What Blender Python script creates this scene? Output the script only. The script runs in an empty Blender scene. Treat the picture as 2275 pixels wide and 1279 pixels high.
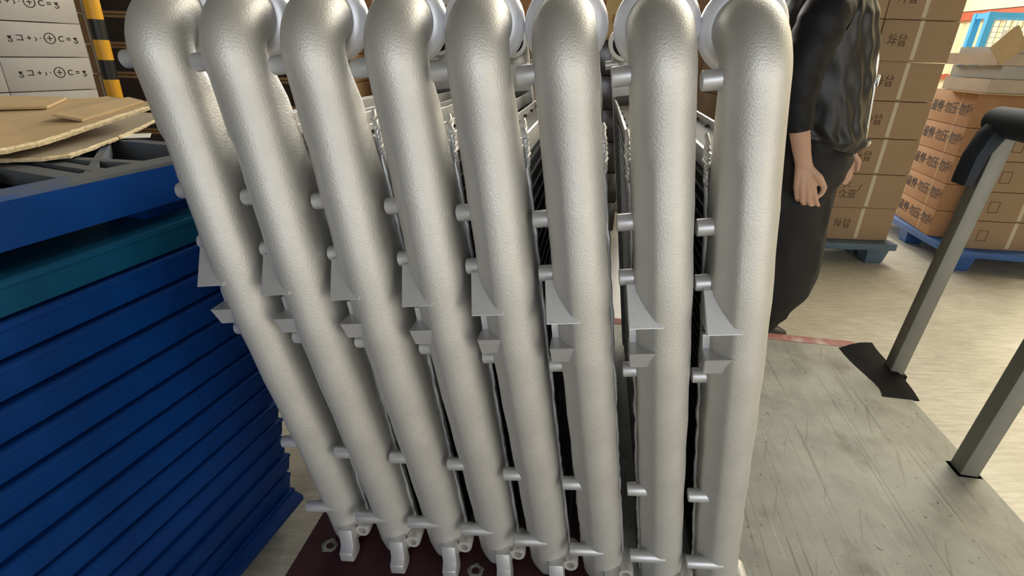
import bpy, bmesh, math, random
from mathutils import Vector, Matrix, noise
random.seed(7)
S = bpy.context.scene
COL = S.collection
PI = math.pi
def R(d): return math.radians(d)

# ------------------------------------------------------------------ camera, light, exposure
F_PX = 1180.0
cam_d = bpy.data.cameras.new('camera'); cam = bpy.data.objects.new('camera', cam_d); COL.objects.link(cam)
cam_d.sensor_fit = 'HORIZONTAL'; cam_d.sensor_width = 36.0; cam_d.lens = F_PX / 2275.0 * 36.0
cam_d.clip_start = 0.02; cam_d.clip_end = 100
th, ro = R(24.0), R(2.14)
fw = Vector((0, math.cos(th), -math.sin(th))); r0 = Vector((1, 0, 0)); u0 = r0.cross(fw)
rr = r0 * math.cos(ro) + u0 * math.sin(ro); uu = u0 * math.cos(ro) - r0 * math.sin(ro)
M = Matrix.Identity(4)
for i in range(3):
    M[i][0] = rr[i]; M[i][1] = uu[i]; M[i][2] = -fw[i]
M.translation = Vector((0, 0, 1.2))
cam.matrix_world = M
S.camera = cam

S.view_settings.view_transform = 'Standard'; S.view_settings.look = 'None'
S.view_settings.gamma = 1.0; S.view_settings.use_curve_mapping = False
S.view_settings.exposure = 0.0
W = bpy.data.worlds.new('daylight'); S.world = W; W.use_nodes = True
bg = W.node_tree.nodes['Background']; bg.inputs[0].default_value = (0.93, 0.97, 1.0, 1); bg.inputs[1].default_value = 0.35

def area(name, loc, target, sx, sy, power, col):
    d = bpy.data.lights.new(name, 'AREA'); d.shape = 'RECTANGLE'; d.size = sx; d.size_y = sy; d.energy = power; d.color = col
    o = bpy.data.objects.new(name, d); COL.objects.link(o); o.location = loc
    o.rotation_euler = (Vector(target) - Vector(loc)).to_track_quat('-Z', 'Y').to_euler()
    return o
# roof lights of the hall and its open loading door behind the photographer
area('roof_light', (5.0, 5.6, 5.7), (4.3, 4.4, 0), 5.0, 2.6, 620, (1.0, 0.94, 0.80))
area('back_window', (1.5, 11.2, 4.3), (0.4, 1.0, 1.1), 8.0, 2.4, 950, (1.0, 0.97, 0.90))
area('loading_door', (2.8, -2.0, 1.2), (0.2, 0.9, 0.6), 2.2, 2.2, 58, (1.0, 0.94, 0.82))
area('front_fill', (0.0, -3.8, 1.5), (0.4, 0.7, 0.6), 2.0, 2.2, 78, (0.88, 0.93, 1.0))  # added soft bluish fill that brightens the tank fronts, no door there

# ------------------------------------------------------------------ mesh helpers
class MB:
    def __init__(s): s.v = []; s.f = []
    def add(s, vs, fs):
        o = len(s.v); s.v += [tuple(p) for p in vs]; s.f += [tuple(i + o for i in f) for f in fs]; return s
    def box(s, lo, hi, mat=None):
        x0, y0, z0 = lo; x1, y1, z1 = hi
        vs = [Vector(p) for p in ((x0,y0,z0),(x1,y0,z0),(x1,y1,z0),(x0,y1,z0),(x0,y0,z1),(x1,y0,z1),(x1,y1,z1),(x0,y1,z1))]
        if mat is not None: vs = [mat @ p for p in vs]
        return s.add(vs, [(0,3,2,1),(4,5,6,7),(0,1,5,4),(1,2,6,5),(2,3,7,6),(3,0,4,7)])
    def beam(s, a, b, w, h, up=(0,0,1)):
        a = Vector(a); b = Vector(b); d = (b - a).normalized(); up = Vector(up)
        sx = d.cross(up).normalized(); sz = sx.cross(d).normalized()
        vs = []
        for p in (a, b):
            for i, j in ((-1,-1),(1,-1),(1,1),(-1,1)): vs.append(p + sx*i*w/2 + sz*j*h/2)
        return s.add(vs, [(0,1,2,3),(7,6,5,4),(0,4,5,1),(1,5,6,2),(2,6,7,3),(3,7,4,0)])
    def loft(s, rings, cap=True, close=True):
        n = len(rings[0]); vs = [p for r in rings for p in r]; fs = []
        for k in range(len(rings)-1):
            for i in range(n if close else n-1):
                j = (i+1) % n
                fs.append((k*n+i, k*n+j, (k+1)*n+j, (k+1)*n+i))
        if cap:
            fs.append(tuple(range(n-1, -1, -1))); fs.append(tuple((len(rings)-1)*n+i for i in range(n)))
        return s.add(vs, fs)
    def tube(s, pts, rad, n=12, cap=True):
        pts = [Vector(p) for p in pts]
        rads = rad if isinstance(rad, (list, tuple)) else [rad]*len(pts)
        rings = []; prev = None
        for i, p in enumerate(pts):
            d = (pts[min(i+1, len(pts)-1)] - pts[max(i-1, 0)]).normalized()
            a = prev if prev is not None else (Vector((0,0,1)) if abs(d.z) < .9 else Vector((1,0,0)))
            x = (a - d*a.dot(d)).normalized(); y = d.cross(x); prev = x
            rings.append([p + x*math.cos(2*PI*k/n)*rads[i] + y*math.sin(2*PI*k/n)*rads[i] for k in range(n)])
        return s.loft(rings, cap)
    def prism(s, poly, axis, a, b, mat=None):
        # poly: 2D points in the plane normal to axis (0:x -> (y,z), 1:y -> (x,z), 2:z -> (x,y))
        def mk(p, t):
            v = {0: (t, p[0], p[1]), 1: (p[0], t, p[1]), 2: (p[0], p[1], t)}[axis]
            v = Vector(v); return mat @ v if mat is not None else v
        n = len(poly); vs = [mk(p, a) for p in poly] + [mk(p, b) for p in poly]
        fs = [tuple(range(n-1, -1, -1)), tuple(range(n, 2*n))] + [(i, (i+1) % n, n+(i+1) % n, n+i) for i in range(n)]
        return s.add(vs, fs)
    def mesh(s, name, mat, bevel=0, smooth=35, seg=2):
        me = bpy.data.meshes.new(name); bm = bmesh.new()
        vv = [bm.verts.new(p) for p in s.v]
        for f in s.f:
            try: bm.faces.new([vv[i] for i in f])
            except ValueError: pass
        bmesh.ops.recalc_face_normals(bm, faces=bm.faces)
        if bevel:
            es = [e for e in bm.edges if len(e.link_faces) == 2 and e.calc_face_angle(0) > R(40)]
            bmesh.ops.bevel(bm, geom=es, offset=bevel, segments=seg, profile=.5, affect='EDGES')
        bm.to_mesh(me); bm.free()
        if smooth:
            for p in me.polygons: p.use_smooth = True
            me.set_sharp_from_angle(angle=R(smooth))
        if mat is not None: me.materials.append(mat)
        return me
    def obj(s, name, mat, parent=None, bevel=0, smooth=35, seg=2, **kw):
        return link(name, s.mesh(name, mat, bevel, smooth, seg), parent, **kw)
def link(name, me, parent=None, mw=None, **kw):
    o = bpy.data.objects.new(name, me); COL.objects.link(o)
    if parent is not None: o.parent = parent
    if mw is not None: o.matrix_local = mw
    for k, v in kw.items(): o[k] = v
    return o
def thing(name, label, cat, loc=(0,0,0), rz=0, group=None):
    o = bpy.data.objects.new(name, None); COL.objects.link(o); o.empty_display_size = .05
    o.location = loc; o.rotation_euler = (0, 0, rz); o['label'] = label; o['category'] = cat
    if group: o['group'] = group
    return o
def tag(o, label, cat, group=None):
    o['label'] = label; o['category'] = cat
    if group: o['group'] = group
    return o
def struct(o): o['kind'] = 'structure'; return o

# ------------------------------------------------------------------ materials
def mat(name, col, rough=.5, metal=0.0, var=.08, vscale=6, bump=0.0, bscale=60, stretch=(1,1,1), spec=.5, col2=None, mix=(.45,.6), detail=6, bdist=.002, rvar=0):
    m = bpy.data.materials.new(name); m.use_nodes = True; nt = m.node_tree; b = nt.nodes['Principled BSDF']
    b.inputs['Roughness'].default_value = rough; b.inputs['Metallic'].default_value = metal
    b.inputs['Specular IOR Level'].default_value = spec
    tc = nt.nodes.new('ShaderNodeTexCoord'); mp = nt.nodes.new('ShaderNodeMapping'); mp.inputs['Scale'].default_value = stretch
    nt.links.new(tc.outputs['Object'], mp.inputs[0])
    n = nt.nodes.new('ShaderNodeTexNoise'); n.inputs['Scale'].default_value = vscale; n.inputs['Detail'].default_value = detail; n.inputs['Roughness'].default_value = .6
    nt.links.new(mp.outputs[0], n.inputs['Vector'])
    cr = nt.nodes.new('ShaderNodeValToRGB')
    c2 = col2 if col2 else tuple(min(1, c*(1+var)) for c in col)
    c1 = col if col2 else tuple(c*(1-var) for c in col)
    cr.color_ramp.elements[0].position = mix[0] if col2 else .3; cr.color_ramp.elements[1].position = mix[1] if col2 else .7
    cr.color_ramp.elements[0].color = (*c1, 1); cr.color_ramp.elements[1].color = (*c2, 1)
    nt.links.new(n.outputs[0], cr.inputs[0]); nt.links.new(cr.outputs[0], b.inputs['Base Color'])
    if bump:
        n2 = nt.nodes.new('ShaderNodeTexNoise'); n2.inputs['Scale'].default_value = bscale; n2.inputs['Detail'].default_value = 3
        nt.links.new(mp.outputs[0], n2.inputs['Vector'])
        bp = nt.nodes.new('ShaderNodeBump'); bp.inputs['Strength'].default_value = bump; bp.inputs['Distance'].default_value = bdist
        nt.links.new(n2.outputs[0], bp.inputs['Height']); nt.links.new(bp.outputs[0], b.inputs['Normal'])
    return m
ALU = mat('cast_aluminium', (.56,.55,.52), .54, .62, .07, 14, .45, 420, bdist=.0012)
RINGM = mat('pale_ring', (.74,.74,.77), .4, .25, .05, 20, .1, 400, bdist=.0006)
ALU2 = mat('machined_aluminium', (.56,.56,.56), .42, .55, .05, 20, .15, 400, bdist=.0006)
CORE = mat('core_fins_dark', (.045,.045,.05), .5, .5, .2, 30)
CPLATE = mat('core_top_plate', (.13,.125,.105), .75, .0, .12, 12)
BLUE = mat('pallet_blue', (.001,.034,.17), .45, 0, .25, 5, .12, 90, spec=.25)
TEAL = mat('pallet_teal_blue', (.003,.060,.125), .45, 0, .25, 5, .12, 90, spec=.25)
BLUETOP = mat('pallet_dusty_blue', (.01,.07,.26), .5, 0, .2, 6, .12, 90, col2=(.10,.11,.12), mix=(.3,.5))
BLUE2 = mat('pallet_blue_bright', (.03,.10,.30), .5, 0, .2, 6)
BLUEG = mat('pallet_grey_blue', (.08,.125,.17), .5, 0, .2, 6)
CARD = mat('cardboard', (.36,.22,.115), .8, 0, .07, 3, .1, 40)
CARD_D = mat('cardboard_dull', (.30,.20,.115), .8, 0, .07, 3, .1, 40)
CARD_O = mat('cardboard_orange', (.37,.195,.088), .8, 0, .07, 3, .1, 40)
CARD_S = mat('cardboard_sheet', (.47,.33,.17), .85, 0, .10, 8, .12, 50)
CARD_G = mat('cardboard_sheet_greyish', (.33,.27,.19), .85, 0, .10, 8, .12, 50)
FLUTE = mat('corrugated_edge', (.62,.50,.31), .9, 0, .3, 160, .5, 160)
WHITEBOX = mat('white_carton', (.52,.50,.475), .75, 0, .05, 5)
TAPE = mat('packing_tape', (.50,.43,.30), .45, 0, .05, 8)
INK = mat('print_ink', (.03,.022,.018), .8, 0, .1, 8)
INKB = mat('print_ink_brown', (.10,.055,.03), .8, 0, .1, 8)
FILM = mat('dark_film', (.035,.025,.024), .22, 0, .3, 7, .25, 25)
WRAP = mat('clear_strap', (.55,.53,.5), .35, 0, .1, 8)
YELLOW = mat('post_yellow', (.80,.40,.02), .45, 0, .08, 8)
BLACK = mat('post_black', (.012,.012,.012), .45, 0, .1, 8)
STEEL = mat('painted_grey_steel', (.20,.20,.17), .5, .15, .12, 9, .1, 60)
FOAM = mat('navy_pad', (.012,.018,.03), .75, 0, .2, 14, .3, 70)
RUBBER = mat('black_rubber', (.008,.008,.0075), .85, 0, .2, 14, .3, 80, spec=.15)
REDF = mat('maroon_deck', (.034,.005,.007), .65, 0, .3, 9, .3, 60, col2=(.06,.016,.017), mix=(.5,.75))
REDE = mat('worn_red_edge', (.30,.085,.075), .6, 0, .3, 14, .3, 60, col2=(.42,.33,.28), mix=(.5,.65))
SKIN = mat('skin', (.56,.34,.235), .5, 0, .06, 14, .1, 120)
CLOTH = mat('black_satin', (.008,.008,.010), .45, 0, .2, 9, .2, 60)
SLEEVE = mat('black_sleeve', (.007,.007,.009), .6, 0, .2, 9, .2, 60, spec=.3)
CLOTH2 = mat('black_trouser', (.008,.008,.009), .75, 0, .2, 9, .2, 200)
SHOE = mat('black_shoe', (.015,.014,.014), .5, 0, .2, 9)
HAIR = mat('black_hair', (.01,.008,.007), .5, 0, .3, 60, .5, 120, stretch=(1,1,.1))
ZIP = mat('zip_metal', (.8,.8,.78), .25, .9, .05, 9)
CREAM = mat('cream_wall', (.88,.77,.50), .7, 0, .05, 2)
WALLG = mat('grey_wall', (.16,.155,.14), .8, 0, .08, 1)
REDB = mat('red_band', (.55,.12,.06), .6, 0, .1, 3)
CAGEB = mat('cage_blue', (.07,.42,.78), .45, 0, .1, 6)
WIRE = mat('cage_wire', (.66,.64,.56), .4, .5, .1, 6)
PAPER = mat('paper_label', (.72,.71,.66), .7, 0, .05, 8)
WOOD = mat('pale_wood', (.62,.44,.2), .7, 0, .15, 8, .2, 30, stretch=(1,1,8))
TRAY = mat('tray_card', (.42,.33,.24), .7, 0, .12, 6)
TRAYM = mat('tray_metal', (.45,.42,.37), .35, .5, .1, 6)

def floor_mat():
    m = mat('worn_floor', (.60,.56,.45), .33, 0, .1, 3, 0)
    nt = m.node_tree; b = nt.nodes['Principled BSDF']; cr = [n for n in nt.nodes if n.type == 'VALTORGB'][0]
    cr.color_ramp.elements[0].color = (.50,.46,.36,1); cr.color_ramp.elements[1].color = (.66,.62,.51,1)
    tc = nt.nodes.new('ShaderNodeTexCoord'); mp = nt.nodes.new('ShaderNodeMapping'); mp.inputs['Scale'].default_value = (4, 26, 1); mp.inputs['Rotation'].default_value = (0,0,.12)
    n = nt.nodes.new('ShaderNodeTexNoise'); n.inputs['Scale'].default_value = 2.2; n.inputs['Detail'].default_value = 10; n.inputs['Roughness'].default_value = .75
    nt.links.new(tc.outputs['Object'], mp.inputs[0]); nt.links.new(mp.outputs[0], n.inputs['Vector'])
    c2 = nt.nodes.new('ShaderNodeValToRGB'); c2.color_ramp.elements[0].position = .42; c2.color_ramp.elements[0].color = (.60,.58,.55,1); c2.color_ramp.elements[1].position = .58; c2.color_ramp.elements[1].color = (1,1,1,1)
    nt.links.new(n.outputs[0], c2.inputs[0])
    mx = nt.nodes.new('ShaderNodeMix'); mx.data_type = 'RGBA'; mx.blend_type = 'MULTIPLY'; mx.inputs[0].default_value = .55
    nt.links.new(cr.outputs[0], mx.inputs[6]); nt.links.new(c2.outputs[0], mx.inputs[7]); nt.links.new(mx.outputs[2], b.inputs['Base Color'])
    return m
FLOOR = floor_mat()
def deck_mat():
    m = mat('scratched_grey_sheet', (.30,.305,.265), .55, 0, .2, 11, .25, 40)
    nt = m.node_tree; b = nt.nodes['Principled BSDF']; cr = [n for n in nt.nodes if n.type == 'VALTORGB'][0]
    last = cr.outputs[0]
    tc = nt.nodes.new('ShaderNodeTexCoord')
    # long scratches in two directions, dark blotches, fine speckle
    for (rot, sc, lo, hi, col, f) in ((.03, (150, 2.2, 1), .60, .65, (.45,.44,.40), .6), (.35, (110, 4, 1), .65, .69, (.5,.48,.44), .45), (-.06, (120, 2, 1), .63, .68, (1.35,1.33,1.25), .6), (0, (9, 7, 1), .58, .72, (.50,.48,.44), .8), (0, (70, 70, 1), .67, .71, (.3,.28,.25), .8)):
        mp = nt.nodes.new('ShaderNodeMapping'); mp.vector_type = 'POINT'; mp.inputs['Rotation'].default_value = (0,0,rot)
        ms = nt.nodes.new('ShaderNodeMapping'); ms.inputs['Scale'].default_value = sc; ms.inputs['Location'].default_value = (rot*7, sc[0]*.1, 0)
        n = nt.nodes.new('ShaderNodeTexNoise'); n.inputs['Scale'].default_value = 1; n.inputs['Detail'].default_value = 4
        nt.links.new(tc.outputs['Object'], mp.inputs[0]); nt.links.new(mp.outputs[0], ms.inputs[0]); nt.links.new(ms.outputs[0], n.inputs['Vector'])
        c2 = nt.nodes.new('ShaderNodeValToRGB'); c2.color_ramp.elements[0].position = lo; c2.color_ramp.elements[0].color = (1,1,1,1); c2.color_ramp.elements[1].position = hi; c2.color_ramp.elements[1].color = (*col,1)
        nt.links.new(n.outputs[0], c2.inputs[0])
        mx = nt.nodes.new('ShaderNodeMix'); mx.data_type = 'RGBA'; mx.blend_type = 'MULTIPLY'; mx.inputs[0].default_value = f
        nt.links.new(last, mx.inputs[6]); nt.links.new(c2.outputs[0], mx.inputs[7]); last = mx.outputs[2]
    nt.links.new(last, b.inputs['Base Color'])
    return m
DECK = deck_mat()

# ------------------------------------------------------------------ setting
struct(MB().box((-6.2,-5,-.1), (12,12,0)).obj('floor', FLOOR, smooth=0))
struct(MB().box((-6.2,-5,6.0), (12,12,6.15)).obj('ceiling', WALLG, smooth=0))
struct(MB().box((-6.4,-5,-.1), (-6.2,12,6.15)).obj('wall_left', WALLG, smooth=0))
struct(MB().box((-6.4,-5.2,-.1), (12,-5,6.15)).obj('wall_front', WALLG, smooth=0))
struct(MB().box((-6.4,12,-.1), (12,12.2,6.15)).obj('wall_back', WALLG, smooth=0))
# corrugated right wall, running away from the camera
wr = struct(MB().box((0,0,0), (.12,14,6)).obj('wall_right', CREAM, smooth=0)); wr.location = (6.9,-1.2,0); wr.rotation_euler = (0,0,R(-1.5))
mesh_rib = MB().prism([(-.05,-.05),(0,-.012),(.05,-.05)], 2, 1.05, 6.0).mesh('wall_rib', CREAM, smooth=0)
rb = MB().prism([(-.04,0),(-.04,.16),(-.012,.20),(-.012,.36),(-.04,.40),(-.04,.44)], 2, 1.1, 1.86)
for k in range(46):
    o = link('wall_rib', bpy.data.meshes.get('rib_mesh') or MB().prism([(0,0),(-.035,.03),(-.035,.10),(0,.13)], 2, 1.1, 1.86).mesh('rib_mesh', CREAM, smooth=0), wr)
    o.location = (0, 5.2 + k*.19, 0)
MB().box((-.06,3,1.90),(0,14,2.02)).obj('wall_band', REDB, wr, smooth=0)
MB().box((-.07,3,2.03),(0,14,2.10)).obj('wall_band', CREAM, wr, smooth=0)
MB().box((-.05,3,1.02),(0,14,1.09)).obj('wall_band', REDB, wr, smooth=0)

# ------------------------------------------------------------------ trolley
RX = Vector((.9907,-.1358,0)); RY = Vector((.1358,.9907,0)); ROWYAW = math.atan2(-.1358,.9907)
DZ = .2805
trolley = thing('flatbed_trolley', 'long flatbed trolley with maroon deck, scratched grey sheet and grey push handle', 'trolley', (0,0,0), ROWYAW)
MB().box((-.50,.42,DZ-.055),(1.03,1.845,DZ)).obj('deck', REDF, trolley, bevel=.004)
MB().box((.125,.45,DZ),(1.025,1.80,DZ+.003)).obj('deck_sheet', DECK, trolley, bevel=.0008, label='scratched grey sheet')
MB().box((.125,1.803,DZ-.02),(1.0,1.852,DZ+.003)).obj('edge_strip', REDE, trolley, bevel=.002, label='worn red far edge')
for bx, by in ((-.447,.706), (-.147,.703)):
    n_ = 18; prof = ((.006,-.004),(.0075,.0005),(.0105,.002),(.014,.0015),(.017,-.0005))
    MB().loft([[Vector((bx+r_*(1+.12*math.sin(q*2.3+r_*300))*math.cos(2*PI*q/n_), by+r_*(1+.12*math.sin(q*1.7))*math.sin(2*PI*q/n_), DZ+h_)) for q in range(n_)] for r_, h_ in prof]).obj('bolt_hole', STEEL, trolley)
def caster(x, y):
    c = MB().box((x-.05,y-.04,DZ-.06),(x+.05,y+.04,DZ-.055)).box((x-.03,y-.03,DZ-.17),(x-.024,y+.03,DZ-.06)).box((x+.024,y-.03,DZ-.17),(x+.03,y+.03,DZ-.06)).obj('caster', STEEL, trolley)
    MB().tube([(x-.02,y,.09),(x+.02,y,.09)], .09, 24).obj('wheel', RUBBER, c)
for x in (-.38,.88):
    for y in (.6,1.68): caster(x, y)
# push handle on the right long side
def W2T(p): p = Vector(p); return Vector((p.dot(RX), p.dot(RY), p.z))
a1 = W2T((1.264,1.506,DZ+.001)); b1 = W2T((1.316,1.500,1.070)); a2 = W2T((1.146,1.046,DZ+.001)); b2 = W2T((1.212,1.040,1.070))
for a, b in ((a1,b1),(a2,b2)):
    MB().beam(a, b, .044, .044, up=(0,1,0)).obj('handle_post', STEEL, trolley, bevel=.004)
    MB().box((a.x-.030,a.y-.03,DZ-.05),(a.x+.03,a.y+.03,DZ+.003)).obj('post_bracket', RUBBER, trolley, bevel=.002)
MB().beam(b1+Vector((0,.025,0)), b2-Vector((0,.025,0)), .044, .044).obj('crossbar', STEEL, trolley, bevel=.004)
# dark pad wrapped over the bar and hanging beside the far post
pad = []
for t, off, w in ((0,0,.034),(.25,.004,.036),(.5,-.002,.036),(.75,.003,.036),(1,0,.034)):
    p = (b1 + Vector((0,.05,0))).lerp(b2 - Vector((0,.06,0)), t)
    pad.append((p, w))
MB().tube([p for p, w in pad], [w+.004 for p, w in pad], 16).obj('handle_pad', FOAM, trolley, label='dark navy padding on the handle')
hp = []
for z, w, dx in ((1.098,.045,.012),(1.08,.060,.000),(1.04,.056,-.026),(.98,.040,-.044),(.93,.034,-.046),(.902,.03,-.046)):
    c = a1.lerp(b1, (z-a1.z)/(b1.z-a1.z)) + Vector((dx,.005,0))
    hp.append([Vector((c.x+sx*w/2, c.y+sy*.032, z)) for sx, sy in ((-1,-.6),(-.7,-1),(.7,-1),(1,-.6),(1,.6),(.7,1),(-.7,1),(-1,.6))])
MB().loft(hp).obj('handle_pad', FOAM, trolley, label='dark padding hanging beside the far post')
# curled rubber corner
g = []
for i in range(9):
    row = []
    for j in range(11):
        u = i/8; v = j/10
        x = .938 + .105*u + .012*math.sin(v*5); y = 1.495 + .30*v - .05*(1-u)*math.sin(v*3)
        z = DZ + .004 + .045*max(0, u-.1)*max(0, v-.25)**1.2 + .010*math.sin(u*PI)*v
        row.append(Vector((x, y, z)))
    g.append(row)
top = [p for r_ in g for p in r_]; bot = [p - Vector((0,0,.004)) for p in top]
n = 11; fs = []
for i in range(8):
    for j in range(10):
        a = i*n+j; fs.append((a,a+1,a+n+1,a+n)); b = a+99; fs.append((b,b+n,b+n+1,b+1))
edge = [j for j in range(11)] + [i*n+10 for i in range(1,9)] + [8*n+j for j in range(9,-1,-1)] + [i*n for i in range(7,0,-1)]
for k in range(len(edge)):
    a = edge[k]; b = edge[(k+1) % len(edge)]; fs.append((a, a+99, b+99, b))
MB().add(top+bot, fs).obj('corner_flap', RUBBER, trolley, smooth=60, label='curled black rubber corner')

# ------------------------------------------------------------------ the coolers
RT = .0368; YH = .035; SL = -.074; ZB = .925*1.0115
def sm(t): t = max(0, min(1, t)); return t*t*(3-2*t)
def yh(z): return .0377 - .055*z                        # joint between tank and core
def yl(z): return SL*z                                  # line of the stubs
def ya(z): return SL*z - .013 + .030*sm((.62-z)/.55) + .014*sm((z-.62)/.28)     # axis of the tank, which gets shallower towards its foot
NSEG = 48
def tank_mesh():
    mb = MB(); rings = []
    def section(z, r, e, d, flat=True, yc=None):
        yc = ya(z) if yc is None else yc
        pts = []
        for k in range(NSEG):
            ph = 2*PI*k/NSEG; c, s = math.cos(ph), math.sin(ph)
            if s >= 0:
                x = r*math.copysign(abs(c)**e, c); y = yc + d*abs(s)**e
            else:
                x = r*c; y = yc + r*s
            pts.append([x, y])
        if flat:
            k0, k1 = int(NSEG*.545), int(NSEG*.69)
            p0, p1 = pts[k0], pts[k1]
            for k in range(k0+1, k1):
                t = (k-k0)/(k1-k0)
                for q in range(2): pts[k][q] = pts[k][q]*.25 + .75*(p0[q]*(1-t) + p1[q]*t)
        return [Vector((x, y, z)) for x, y in pts]
    for z, sh in ((.010,.80),(.013,.88),(.020,.95),(.035,1.0)):
        rings.append(section(z, RT*sh, .35, yh(z)-ya(z)-.001, yc=ya(z)+(1-sh)*.02))
    for k in range(24):
        z = .05 + k*(.76-.05)/23
        rings.append(section(z, RT+.0006*math.sin(k*1.7), .30, yh(z)-ya(z)))
    ze = .908
    for k in range(1, 13):
        t = k/12; z = .76 + (ze-.76)*t
        tt = max(0, min(1, (z-.815)/(.897-.815)))
        d = (yh(z)-ya(z))*(1-tt) + .0372*tt; e = .30 + .25*sm((z-.765)/.06) + .45*max(0, min(1, (z-.86)/.04))
        rings.append(section(z, RT+.0004*t, e, d, flat=(t < .4)))
    Rb = .05; y0 = ya(ze); r = .0372
    for k in range(1, 15):
        a = PI/2*k/14; c = Vector((0, y0+Rb-Rb*math.cos(a), ze+Rb*math.sin(a))); N = Vector((0, math.cos(a), -math.sin(a)))
        rings.append([c + Vector((r*math.cos(2*PI*q/NSEG),0,0)) + N*r*math.sin(2*PI*q/NSEG) for q in range(NSEG)])
    ye, zc = y0+Rb, ze+Rb
    for y, r2 in ((ye+.012,.0372),(ye+.022,.0372),(ye+.055,.0372),(ye+.055,.0325),(ye+.02,.0325),(ye+.0,.033)):
        rings.append([Vector((r2*math.cos(2*PI*q/NSEG), y, zc - r2*math.sin(2*PI*q/NSEG))) for q in range(NSEG)])
    mb.loft(rings)
    return mb.mesh('tank', ALU, smooth=40), ye, zc
TANK, YE, ZC = tank_mesh()
def lathe_y(prof, cx, cz, n=40):
    rings = [[Vector((cx + r*math.cos(2*PI*q/n), y, cz - r*math.sin(2*PI*q/n))) for q in range(n)] for r, y in prof]
    return rings
RING = MB().loft(lathe_y([(.0365,YE+.002),(.0435,YE+.003),(.0485,YE+.008),(.0505,YE+.014),(.0505,YE+.022),(.048,YE+.026),(.0365,YE+.027)],0,ZC), cap=False).mesh('outlet_ring', RINGM, smooth=40)
hs = [-.025,-.197,-.274,-.423,-.662,-.819]
def stub_mesh(i):
    z = (hs[i]+.925)*1.0115; y = yl(z) + (0,0,0,0,-.003,-.010)[i]; r = .0112
    n = 24; rings = []
    for x, rr_ in ((-.0565,r*.86),(-.0557,r*.97),(-.0545,r),(-.03,r*1.02),(-.002 if i != 5 else .004,r*1.03)):
        rings.append([Vector((x, y+rr_*math.cos(2*PI*q/n), z+rr_*math.sin(2*PI*q/n))) for q in range(n)])
    return MB().loft(rings).mesh('mounting_stub', ALU2, smooth=40)
STUBS = [stub_mesh(i) for i in range(6)]
def zl(h): return (h+.925)*1.0115
def bracket_up():
    z1, z0 = zl(-.277), zl(-.328); y = ya((z0+z1)/2)
    return MB().prism([(y-.006,z1),(y-.0375,z0),(y+.01,z0),(y+.01,z1)], 0, -.0475, -.003).mesh('upper_bracket', ALU2, bevel=.0012, smooth=0)
def bracket_low():
    z1, z0 = zl(-.368), zl(-.397); y = ya((z0+z1)/2)
    return MB().prism([(y-.0378,z1),(y-.035,z1-.003),(y-.024,z0),(y+.01,z0),(y+.01,z1)], 0, -.0475, -.003).mesh('lower_bracket', ALU2, bevel=.0012, smooth=0)
BR1, BR2 = bracket_up(), bracket_low()
z1 = zl(-.347); z0 = zl(-.372); y = ya(z0)
TAB = MB().box((-.046,y-.004,z0),(-.033,y+.004,z1)).mesh('bracket_tab', ALU2, bevel=.001, smooth=0)
FOOT = MB().prism([(-.034,.062),(-.040,.030),(-.046,.024),(-.052,.020),(-.053,.002),(-.047,0),(-.028,.0),(-.020,.006),(-.018,.03),(-.012,.062)], 0, .003, .030).mesh('foot_hook', ALU2, bevel=.0015, smooth=30)
def flange():
    p = []
    for cx, cz, a0 in ((.028,.020,-90),(.028,.80,0),(-.028,.80,90),(-.028,.020,180)):
        for k in range(6): a = R(a0+18*k); p.append((cx+.0105*math.cos(a), cz+.0105*math.sin(a)))
    mb = MB().prism(p, 1, -.006, .006); mb.v = [(x, y+yh(z), z) for x, y, z in mb.v]
    return mb.mesh('header_plate', ALU, bevel=.0015, smooth=30)
FLANGE = flange()
def lobe():
    mb = MB(); cx, cz = .041, .043
    mb.loft([[Vector((cx+r*math.cos(2*PI*q/20), y, cz+r*math.sin(2*PI*q/20))) for q in range(20)] for r, y in ((.013,yh(.04)),(.0145,-.012),(.013,-.016),(.0075,-.016),(.0065,-.004))])
    return mb.mesh('bolt_lobe', ALU, smooth=40)
LOBE = lobe()
def bead():
    mb = MB(); rnd = random.Random(3)
    for sx in (-1, 1):
        pts = []; rad = []
        for k in range(56):
            z = .02 + k*.80/55
            pts.append((sx*(.0375+rnd.uniform(-.0012,.0012)), yh(z)-.007+rnd.uniform(-.001,.001), z)); rad.append(.0030+rnd.uniform(-.0006,.0009))
        mb.tube(pts, rad, 6)
        for k in range(9):
            z = .785 + k*.0065; rings = []
            mb.tube([(sx*.0375, yh(z)-.012+rnd.uniform(-.004,.006), z-.005),(sx*.0385, yh(z)-.008+rnd.uniform(-.003,.008), z),(sx*.038, yh(z)-.004+rnd.uniform(-.003,.008), z+.006)], [.0028,.0042+rnd.uniform(-.001,.0012),.0028], 8)
    return mb.mesh('weld_bead', ALU2, smooth=60)
BEAD = bead()
YF = .885                        # far end of the core
def core():
    mb = MB(); n = 38
    for k in range(n):
        z = .022 + k*(.79-.022)/(n-1)
        mb.box((-.029,yh(z)+.006,z-.0035),(.029,YF,z+.0035))
    mb.prism([(yh(.02)+.006,.02),(YF,.02),(YF,.792),(yh(.792)+.006,.792)], 0, -.0255, .0255)
    return mb.mesh('core', CORE, smooth=0)
COREM = core()
def top_plate():
    mb = MB()
    mb.box((-.031,yh(.8)+.006,.798),(.031,YF,.803)); 
    for k in range(7):
        y = YH+.09+k*.115; mb.box((-.029,y-.004,.803),(-.022,y+.004,.808)); mb.box((.022,y-.004,.803),(.029,y+.004,.808))
    mb.box((-.031,YF-.05,.803),(.031,YF,.822))
    return mb.mesh('top_plate', CPLATE, bevel=.0006, smooth=0)
TOPP = top_plate()
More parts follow.
